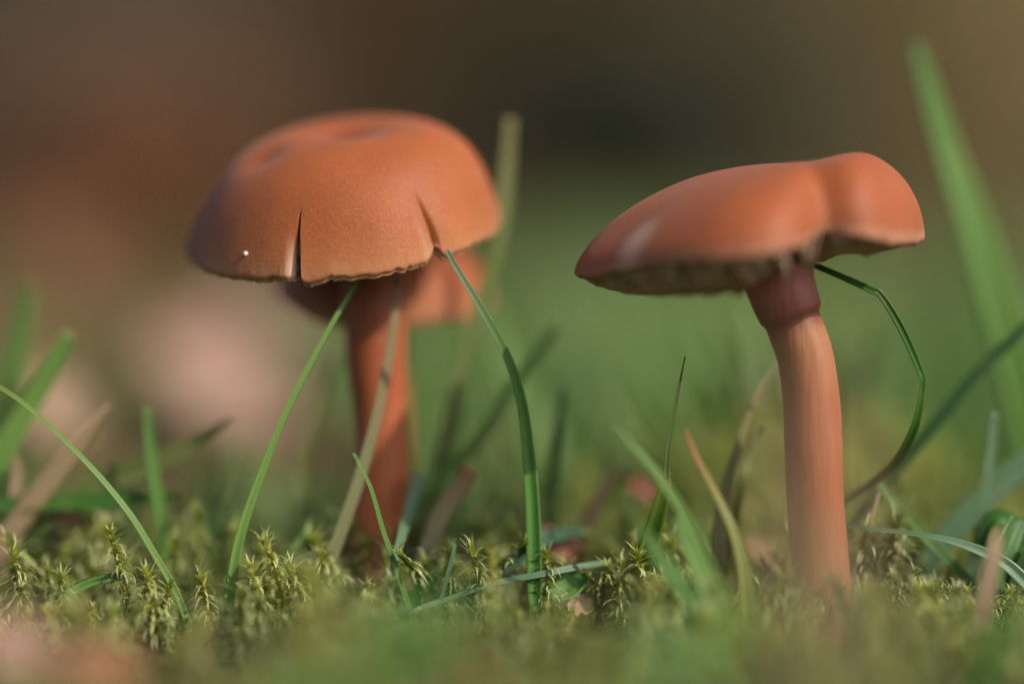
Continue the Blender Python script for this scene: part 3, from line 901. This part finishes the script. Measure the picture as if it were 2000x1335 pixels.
B([(-60, 990, 1.65), (60, 985, 1.65), (160, 980, 1.65), (260, 972, 1.65), (350, 965, 1.65)], [30, 32, 34, 26, 14], G['deep'], 'dark green blade lying flat across the pink straws', 10, .2)
B([(136, 650, 2), (100, 715, 2), (50, 800, 2), (0, 890, 2), (-60, 1010, 2)], [24, 40, 48, 50, 48], G['lime'], 'pale broad blurred blade leaning over the arching grass blade', 0, .15, True)
B([(60, 560, 4.65), (40, 680, 4.65), (20, 820, 4.65), (0, 960, 4.65)], [24, 42, 46, 44], G['fresh'], 'faint upright blade far behind the pale leaning blade', 0, .15, True)
B([(215, 790, 1.6), (165, 850, 1.6), (110, 920, 1.6), (40, 1010, 1.6), (-20, 1090, 1.6)], [8, 34, 42, 44, 44], G['dry'], 'broad pinkish straw lying behind the arching grass blade', 0, .12, True)
B([(32, 890, 1.8), (30, 940, 1.8), (26, 1010, 1.8), (22, 1070, 1.8)], [8, 28, 34, 34], G['dry'], 'short upright pinkish straw behind the flat dark blade', 0, .12, True)
B([(286, 795, 1.45), (292, 870, 1.45), (303, 950, 1.45), (318, 1030, 1.45), (330, 1120, 1.45)], [16, 22, 25, 24, 22], G['fresh'], 'upright blurred green blade between the arching and straight blades', 0, .2, True)
B([(455, 810, 1.9), (370, 868, 1.9), (270, 915, 1.9), (150, 965, 1.9), (60, 1000, 1.9)], [5, 34, 52, 58, 50], G['olive'], 'broad olive blade lying behind the upright blurred green blade', 0, .15)
B([(95, 1190, -0.3), (130, 1160, -0.1), (180, 1136, 0), (225, 1128, 0), (258, 1133, 0.1)], [14, 20, 21, 17, 6], G['fresh'], 'short creased grass leaf lying over the moss near the arching blade', 20, .12)
B([(618, 1012, 1.2), (598, 1040, 1.1), (575, 1072, 1), (548, 1115, 0.9)], [12, 15, 16, 15], G['lime'], 'short pale grass stub behind the long leaning moss shoot', 0, .2, True)
B([(795, 1200, -0.1), (830, 1186, -0.05), (885, 1168, 0), (960, 1141, 0), (1060, 1121, 0.05), (1120, 1108, 0.2), (1200, 1095, 0.5)], [10, 14, 14, 13, 14, 13, 10], G['blue'], 'thin grass blade lying level in front of the wide green blade', 25, .3)
B([(985, 1135, 0.6), (1005, 1100, 0.7), (1040, 1065, 0.9), (1085, 1045, 1.2), (1140, 1036, 1.6)], [20, 36, 40, 30, 16], grass_material((.06, .15, .08), (.08, .16, .10), .5), 'curled bluish leaf blade behind the wide green blade', 20, .15)
B([(925, 915, 1.35), (890, 960, 1.35), (858, 1010, 1.3), (838, 1060, 1.25)], [26, 40, 36, 24], G['straw'], 'wide pale dead blade behind the moss with the dark stem', 0, .12, True)
B([(905, 905, 1.55), (885, 960, 1.55), (855, 1030, 1.5)], [10, 18, 20], G['redtip'], 'narrow amber blade against the wide pale dead blade', 0, .2, True)
B([(655, 690, 3.6), (630, 770, 3.6), (600, 870, 3.6), (590, 980, 3.6)], [12, 18, 22, 22], G['olive'], 'faint olive blade just left of the split cap mushroom stem', 0, .2, True)
B([(1205, 905, 1.75), (1185, 945, 1.75), (1155, 1005, 1.75), (1130, 1060, 1.75)], [9, 26, 30, 28], G['dry'], 'broken brownish straw behind the curled bluish leaf', 0, .12, True)
B([(905, 640, 3.4), (898, 740, 3.3), (880, 850, 3.2), (855, 980, 3.1)], [16, 24, 26, 24], G['fresh'], 'blurred green blade under the right side of the rear cap', 0, .2, True)
B([(960, 590, 6.5), (985, 700, 6.3), (1040, 850, 6), (1075, 1000, 5.8)], [14, 28, 34, 32], G['lime'], 'soft bright blade far behind the wide green blade', 0, .2, True)
B([(1100, 760, 2.4), (1085, 850, 2.3), (1075, 960, 2.25), (1080, 1080, 2.15)], [12, 22, 24, 24], G['deep'], 'upright blurred blade to the right of the wide green blade', 0, .2, True)
B([(1990, 1010, 0.5), (1960, 1075, 0.3), (1935, 1140, 0.2), (1925, 1220, 0.1)], [40, 70, 74, 60], G['deep'], 'dark broad leaf blade behind the thick straw stub', 20, .2, True)
B([(1915, 1080, 0.9), (1925, 1035, 0.9), (1950, 1012, 0.9), (1985, 1030, 0.9), (2005, 1080, 0.9)], [30, 34, 34, 34, 30], G['deep'], 'small dark green leaf arched over the straw stub', 20, .2)
B([(2020, 1060, 0.2), (1990, 1110, 0.2), (1975, 1160, 0.2)], [18, 24, 24], G['shade'], 'dark short blade beside the arched dark green leaf', 0, .2, True)
B([(888, 1062, 0), (884, 1085, 0), (878, 1108, 0)], [7, 9, 9], G['blue'], 'tiny blue tip poking out above the dark stemmed moss shoot', 0, .2, True)
B([(850, 1120, 0.3), (828, 1142, 0.3), (800, 1175, 0.3)], [20, 26, 24], G['deep'], 'short dark green blade leaning left of the dark stemmed moss', 0, .2, True)
B([(1320, 1010, -1.4), (1350, 1080, -1.6), (1380, 1150, -1.8), (1420, 1240, -2)], [18, 30, 36, 36], G['lime'], 'soft fresh blade in front of the yellow green red tipped blade', 0, .2, True)
B([(1255, 1030, -1.8), (1290, 1090, -2), (1350, 1170, -2.2), (1400, 1260, -2.4)], [18, 34, 38, 36], G['fresh'], 'soft fresh blade in front of the spiky moss shoot', 0, .2, True)
B([(930, 1195, -9), (850, 1225, -9), (760, 1265, -9), (640, 1330, -9), (560, 1400, -9)], [40, 76, 90, 90, 80], grass_material((.12, .30, .06), (.14, .32, .08)), 'very blurred bright blade lying across the foreground moss', 0, .12)
B([(1480, 1185, -7), (1400, 1235, -7), (1300, 1300, -7), (1200, 1380, -7)], [26, 46, 54, 54], G['lime'], 'very blurred slanting blade in front of the bent cap mushroom foot', 0, .12)
B([(1240, 1220, -8), (1290, 1265, -8), (1370, 1310, -8), (1450, 1380, -8)], [26, 50, 60, 56], G['fresh'], 'very blurred blade crossing the slanting foreground blade', 0, .12)
B([(1990, 1180, -5), (1950, 1240, -5), (1920, 1320, -5), (1905, 1400, -5)], [30, 54, 60, 60], G['deep'], 'blurred dark foreground blade below the thick straw stub', 0, .15)

B([(1560, 690, -13), (1590, 800, -13), (1612, 960, -13), (1630, 1180, -13), (1640, 1420, -13)], [30, 60, 74, 80, 80], G['dry'], 'thick straw stem standing close in front of the bent cap mushroom', 0, .12)
B([(1500, 980, -11), (1540, 1080, -11), (1570, 1200, -11), (1590, 1380, -11)], [30, 60, 70, 70], G['straw'], 'short dead stem close beside the thick foreground straw stem', 0, .12)
# ------------------------------------------------------------------ leaves, dead and green
def leaf(px, py, Y, length, width, label, mat, face=(0, -1, .3), spin=0., curl=.25, name='fallen_leaf', cat='leaf', seed=0, lobes=.12):
    c = P(px, py, Y)
    nrm = Vector(face).normalized()
    q = nrm.to_track_quat('Z', 'Y').to_matrix() @ Matrix.Rotation(spin, 3, 'Z')
    R = np.array(q)
    nu, nv = 15, 9
    V = []
    for side in (1, -1):
        for i in range(nu):
            u = i / (nu - 1)
            w = width * .5 * math.sin(math.pi * min(1, u * .97 + .03))**.75 * (1 + lobes * math.sin(u * 26 + seed)) * (1.15 - .4 * u)
            for j in range(nv):
                v = -1 + 2 * j / (nv - 1)
                p = np.array([v * w, (u - .5) * length, curl * width * (v * v * .6 + .5 * (u - .5)**2) + .06 * width * nz(u * 4 + seed, v * 2, 1) + .05 * abs(v)])
                p[2] += side * .009
                V.append(c + R @ p)
    f = [tuple(k) for k in grid_faces(nu, nv, False)]
    f2 = [tuple(int(i) + nu * nv for i in k)[::-1] for k in f]
    rimi = [i * nv for i in range(nu)] + [(nu - 1) * nv + j for j in range(1, nv)] + [i * nv + nv - 1 for i in range(nu - 2, -1, -1)] + [j for j in range(nv - 2, 0, -1)]
    fr = [(rimi[k], rimi[(k + 1) % len(rimi)], rimi[(k + 1) % len(rimi)] + nu * nv, rimi[k] + nu * nv) for k in range(len(rimi))]
    o = mesh(name, V, f + f2 + fr, mat, base=c)
    tag(o, label, cat, 'leaves lying in the moss')
    mv = []
    for i in range(12):
        u = -.18 + 1.1 * i / 11
        for a in range(5):
            an = 2 * math.pi * a / 5
            r_ = .035 * width * .5 * (1.1 - u)
            mv.append(R @ np.array([math.cos(an) * r_, (u - .5) * length, math.sin(an) * r_ + curl * width * .5 * (u - .5)**2 + .06 * width * nz(u * 4 + seed, 0, 1) + .012]))
    mesh('midrib', np.array(mv), [tuple(k) for k in grid_faces(12, 5)] + [(4, 3, 2, 1, 0), tuple(55 + j for j in range(5))], mat, parent=o)
    return o

L_PINK = leaf_material('leaf_pink', (.46, .28, .21), (.36, .21, .15))
L_RUST = leaf_material('leaf_rust', (.34, .15, .07), (.22, .095, .05))
L_WITHER = leaf_material('leaf_withered', (.27, .115, .045), (.17, .072, .03))
L_PEACH = leaf_material('leaf_peach', (.34, .22, .11), (.26, .15, .08))
L_TAN = leaf_material('leaf_tan', (.48, .32, .21), (.36, .23, .14))
L_GREEN = leaf_material('leaf_green', (.11, .24, .05), (.15, .28, .07))
leaf(405, 715, 20, 2.7, 2.1, 'large pale pink dead leaf propped up behind the split cap mushroom', L_PINK, (.35, -1, .45), 1.2, .2, seed=1)
leaf(480, 830, 16, 2.4, 1.5, 'flat pinkish brown dead leaf lying below the propped up pale one', L_PINK, (.2, -.5, 1), 1.3, .2, seed=2)
leaf(105, 795, 12, 1.7, 1.0, 'small pinkish dead leaf behind the arching grass blade', L_TAN, (.3, -1, .6), .5, .2, seed=3)
leaf(1122, 1186, .2, .46, .34, 'torn pale dead leaf scrap lying below the green seedling leaf', L_TAN, (.3, -1, .9), 1.1, .3, seed=4, lobes=.3)
leaf(1112, 1148, .25, .62, .42, 'small round green seedling leaf above the dead leaf scrap', L_GREEN, (-.2, -1, .7), -1.0, .15, 'seedling_leaf', 'leaf', 5, .02)
leaf(1082, 1070, 1.6, .75, .5, 'brown dead leaf edge under the curled bluish leaf', L_RUST, (.2, -1, .8), .9, .3, seed=6)
leaf(1245, 955, 2.6, .6, .35, 'pale brown dead leaf behind the ribbed grass sheath', L_RUST, (.4, -1, .5), 1.0, .3, seed=7)
leaf(1490, 1085, 2.2, .8, .4, 'peach coloured dead leaf behind the foot of the bent cap mushroom', L_PEACH, (.3, -1, .9), .9, .25, seed=8)
leaf(690, 1295, -8, 1.0, .6, 'blurred orange dead leaf scrap in the foreground moss', L_RUST, (.2, -1, 1), 1.0, .3, seed=9)
leaf(190, 1325, -6.5, 1.1, .7, 'blurred rusty dead leaf scrap beside the pink foreground one', L_RUST, (.2, -1, 1), 1.4, .3, seed=10)
leaf(20, 1275, -7, .9, .7, 'blurred dusty pink dead leaf scrap in the foreground moss', L_PINK, (.3, -1, .9), 1.0, .3, seed=11)
leaf(845, 1035, 2.6, .5, .25, 'little orange dead leaf tip at the foot of the pale dead blade', L_RUST, (.3, -1, .4), .3, .2, seed=12)
leaf(130, 1020, 3.2, .8, .4, 'orange tinted dead leaf behind the drooping moss shoot', L_RUST, (.3, -1, .4), -.5, .2, seed=13)
leaf(120, 560, 70, 6, 4, 'large brown dead leaf standing far back in the grass', L_WITHER, (.3, -1, .5), .9, .2, seed=14)
leaf(500, 640, 34, 2.4, 1.6, 'broad dusky pink dead leaf under the far side of the slit cap', L_PINK, (.3, -1, .6), .6, .2, seed=15)

# ------------------------------------------------------------------ grass behind (nobody could count it)
def field(name, spots, mat, label):
    VV, FF, vv, rr = [], [], [], []
    seg = 5
    t = np.linspace(0, 1, seg + 1)
    fq = []
    for i in range(seg):
        for j in range(2):
            a = i * 3 + j; fq.append((a, a + 1, a + 4, a + 3))
    fq = np.array(fq)
    off = 0
    for (x, y, z, h, w, az, lean, curl, rn) in spots:
        d = np.array([math.cos(az), math.sin(az), 0]); sd = np.array([-d[1], d[0], 0])
        hor = lean * t + curl * t**2.2
        ver = t - .45 * curl * t**3
        c = np.array([x, y, z]) + np.outer(hor * h, d) + np.outer(ver * h, [0, 0, 1.])
        ww = w * .5 * np.clip(1.05 - t**2.0, .03, 1)
        rows = np.stack([c - np.outer(ww, sd) + np.outer(ww * .35, d), c, c + np.outer(ww, sd) + np.outer(ww * .35, d)], 1).reshape(-1, 3)
        VV.append(rows); FF.append(fq + off); off += len(rows)
        vv.append(np.repeat(1 - t, 3)); rr.append(np.full(len(rows), rn))
    o = mesh(name, np.vstack(VV), np.vstack(FF), mat, {'v': np.concatenate(vv), 'rnd': np.concatenate(rr)})
    tag(o, label, 'grass', kind='stuff')
FIELD = field_material()
sp1 = []
for k in range(9000):
    u = rng.random()
    y = 6 + 150 * u**1.9
    half = 11 + (y + 37.6) * .24
    x = rng.uniform(-half, half)
    sx = 1000 + FOC * x / (y + 37.6)
    dens = .38 + .62 * float(smooth(350, 1000, sx + 220 * nz(x * .1, y * .1, 3)))
    if y < 14: dens = max(.16, dens * .55)
    if y < 30 and sx < 750: dens *= .4
    if rng.random() > dens: continue
    g = nz(x * .08, y * .08, 12)
    h = rng.uniform(2.2, 6.2) * (1 + .35 * g) * (.6 + .4 * float(smooth(5, 22, y))) * (.6 + .4 * dens)
    rn = float(np.clip(.42 + .5 * g + rng.normal(0, .2), 0, 1))
    sp1.append((x, y, gz(x, y) - .2, h, rng.uniform(.18, .38), rng.uniform(0, 6.28), rng.uniform(0, .5), rng.uniform(0, .7), rn))
field('grass', sp1, FIELD, 'soft blurred green grass growing behind the mushrooms')
sp2 = []
for k in range(700):
    y = rng.uniform(2.2, 9); x = rng.uniform(-12, 12)
    h = rng.uniform(.8, 2.3)
    sp2.append((x, y, gz(x, y) - .1, h, rng.uniform(.07, .16), rng.uniform(0, 6.28), rng.uniform(0, .8), rng.uniform(0, .9), float(np.clip(rng.normal(.35, .25), 0, 1))))
field('short_grass', sp2, FIELD, 'short thin grass tufts growing through the moss behind')

# ------------------------------------------------------------------ leaf litter, withered plant, shrub and trees behind
LV, LF = [], []
for k in range(5200):
    if k < 900:
        y = 12 + 140 * rng.random()**1.4; sx = rng.uniform(-500, 800); x = (sx - 1000) / FOC * (y + 37.6); sz = rng.uniform(.8, 2.0)
    else:
        y = rng.uniform(150, 650); x = rng.uniform(-.3, .22) * (y + 37) ; sz = rng.uniform(2., 4.5)
    z = gz(x, y) + rng.uniform(0, .4)
    az = rng.uniform(0, 6.28); t1, t2 = rng.normal(0, .4, 2)
    d = np.array([math.cos(az), math.sin(az), t1]); e = np.array([-math.sin(az), math.cos(az), t2])
    c = np.array([x, y, z + abs(t1) * sz * .5 + abs(t2) * sz * .3])
    b0 = len(LV)
    for (a_, b_, c_) in ((-1, 0, 0), (-.4, .45, .15), (-.4, -.45, .15), (.35, .5, .12), (.35, -.5, .12), (1, 0, -.05), (0, 0, -.06)):
        LV.append(c + d * a_ * sz * .5 + e * b_ * sz * .6 + np.array([0, 0, c_ * sz]))
    LF += [(b0, b0 + 6, b0 + 1), (b0, b0 + 2, b0 + 6), (b0 + 1, b0 + 6, b0 + 3), (b0 + 2, b0 + 4, b0 + 6), (b0 + 3, b0 + 6, b0 + 5), (b0 + 6, b0 + 4, b0 + 5)]
LIT = leaf_material('leaf_litter', (.10, .05, .02), (.15, .085, .04))
tag(mesh('leaf_litter', np.array(LV), np.array(LF), LIT, sm=False), 'brown fallen leaves scattered over the ground and bank behind', 'leaf litter', kind='stuff')

def tube(path, radii, nc=10, n=24):
    c = spline(path, n); rr = spline(np.array(radii, float)[:, None], n)[:, 0]
    V = []
    for i in range(n):
        t = c[min(i + 1, n - 1)] - c[max(i - 1, 0)]; t /= np.linalg.norm(t)
        ex = np.cross(t, [0.2, 1, .1]); ex /= np.linalg.norm(ex); ey = np.cross(t, ex)
        for j in range(nc):
            a = 2 * math.pi * j / nc
            r_ = rr[i] * (1 + .12 * nz(math.cos(a) * 2, math.sin(a) * 2, i * .3))
            V.append(c[i] + ex * math.cos(a) * r_ + ey * math.sin(a) * r_)
    return np.array(V), grid_faces(n, nc)

def leaf_cloud(center, rad, count, size, seed):
    r = np.random.default_rng(seed)
    d = r.normal(size=(count, 3)); d /= np.linalg.norm(d, axis=1, keepdims=True)
    lump = np.array([1 + .35 * nz(q[0] * 2 + seed, q[1] * 2, q[2] * 2) for q in d])
    p = np.asarray(center) + d * (r.random(count)**.45 * lump)[:, None] * np.asarray(rad)
    a = r.normal(size=(count, 3)); a /= np.linalg.norm(a, axis=1, keepdims=True)
    b_ = np.cross(a, r.normal(size=(count, 3))); b_ /= np.linalg.norm(b_, axis=1, keepdims=True)
    s_ = size * r.uniform(.6, 1.3, count)[:, None]
    V = np.stack([p - a * s_, p + b_ * s_ * .45, p + a * s_, p - b_ * s_ * .45], 1).reshape(-1, 3)
    return V, np.arange(count * 4).reshape(-1, 4)

BARK = plain('bark', (.036, .026, .013), .95)
FOL = leaf_material('tree_foliage', (.05, .085, .022), (.09, .11, .03))
DARKF = leaf_material('shrub_foliage', (.022, .032, .012), (.04, .045, .018))  # dark evergreen leaves, their dark colour also used in place of shade
def tree(px, Y, r_, h, label, seed):
    r = random.Random(seed)
    x = (px - 1000) / FOC * (Y + 37.6)
    base = np.array([x, Y, gz(x, Y) - 4])
    root = empty('woodland_tree', base, label, 'tree', 'trees on the bank')
    top = np.array([r.uniform(-20, 20), r.uniform(-20, 20), h])
    v, f = tube([(0, 0, 0), (r.uniform(-4, 4), 0, h * .3), top * .7, top], [r_ * 1.35, r_, r_ * .7, r_ * .15], 16, 30)
    tr = mesh('trunk', v, f, BARK, parent=root)
    for k in range(7):
        a = r.uniform(0, 6.28); z0 = h * r.uniform(.45, .85); L = h * r.uniform(.18, .32)
        p0 = np.array([top[0] * z0 / h, top[1] * z0 / h, z0])
        v, f = tube([p0, p0 + np.array([math.cos(a) * L * .5, math.sin(a) * L * .5, L * .3]), p0 + np.array([math.cos(a) * L, math.sin(a) * L, L * .75])], [r_ * .35, r_ * .2, r_ * .06], 7, 8)
        mesh('limb', v, f, BARK, parent=tr)
    v, f = leaf_cloud((top[0], top[1], h * .86), (h * .32, h * .32, h * .3), 2600, 9, seed)
    cr = mesh('crown', v, f, FOL, parent=root, sm=False); cr['kind'] = 'stuff'
tree(-30, 280, 22, 620, 'dark tree trunk on the bank behind the withered rusty plant', 3)
tree(-450, 420, 16, 700, 'dark tree on the bank beyond the trunk behind the rusty plant', 4)
tree(1180, 520, 14, 680, 'slim dark tree on the bank behind the dark low shrub', 5)
tree(2500, 560, 17, 720, 'dark tree on the bank past the broad tall grass blade', 6)

def shrub(px, py, Y, rad, count, size, label, mat, seed, name='low_shrub'):
    c = P(px, py, Y)
    base = np.array([c[0], Y, gz(c[0], Y) - 1])
    root = empty(name, base, label, 'plant', None)
    rel = c - base
    v, f = leaf_cloud(rel, rad, count, size, seed)
    fo = mesh('foliage', v, f, mat, parent=root, sm=False); fo['kind'] = 'stuff'
    r = random.Random(seed)
    for k in range(6):
        e = rel + np.array([r.uniform(-.6, .6) * rad[0], r.uniform(-.6, .6) * rad[1], r.uniform(-.1, .7) * rad[2]])
        v, f = tube([(r.uniform(-1, 1), 0, 0), e * np.array([.4, .4, .6]), e], [size * .22, size * .15, size * .06], 6, 8)
        mesh('stem', v, f, BARK if mat is DARKF else L_RUST, parent=root)
shrub(1230, 230, 190, (16, 12, 9), 900, 2.2, 'dark low shrub behind the two mushrooms', DARKF, 21)
shrub(230, 330, 105, (6.5, 5, 5), 420, 1.5, 'withered rusty plant glowing brown behind the split cap mushroom', L_WITHER, 22, 'withered_plant')
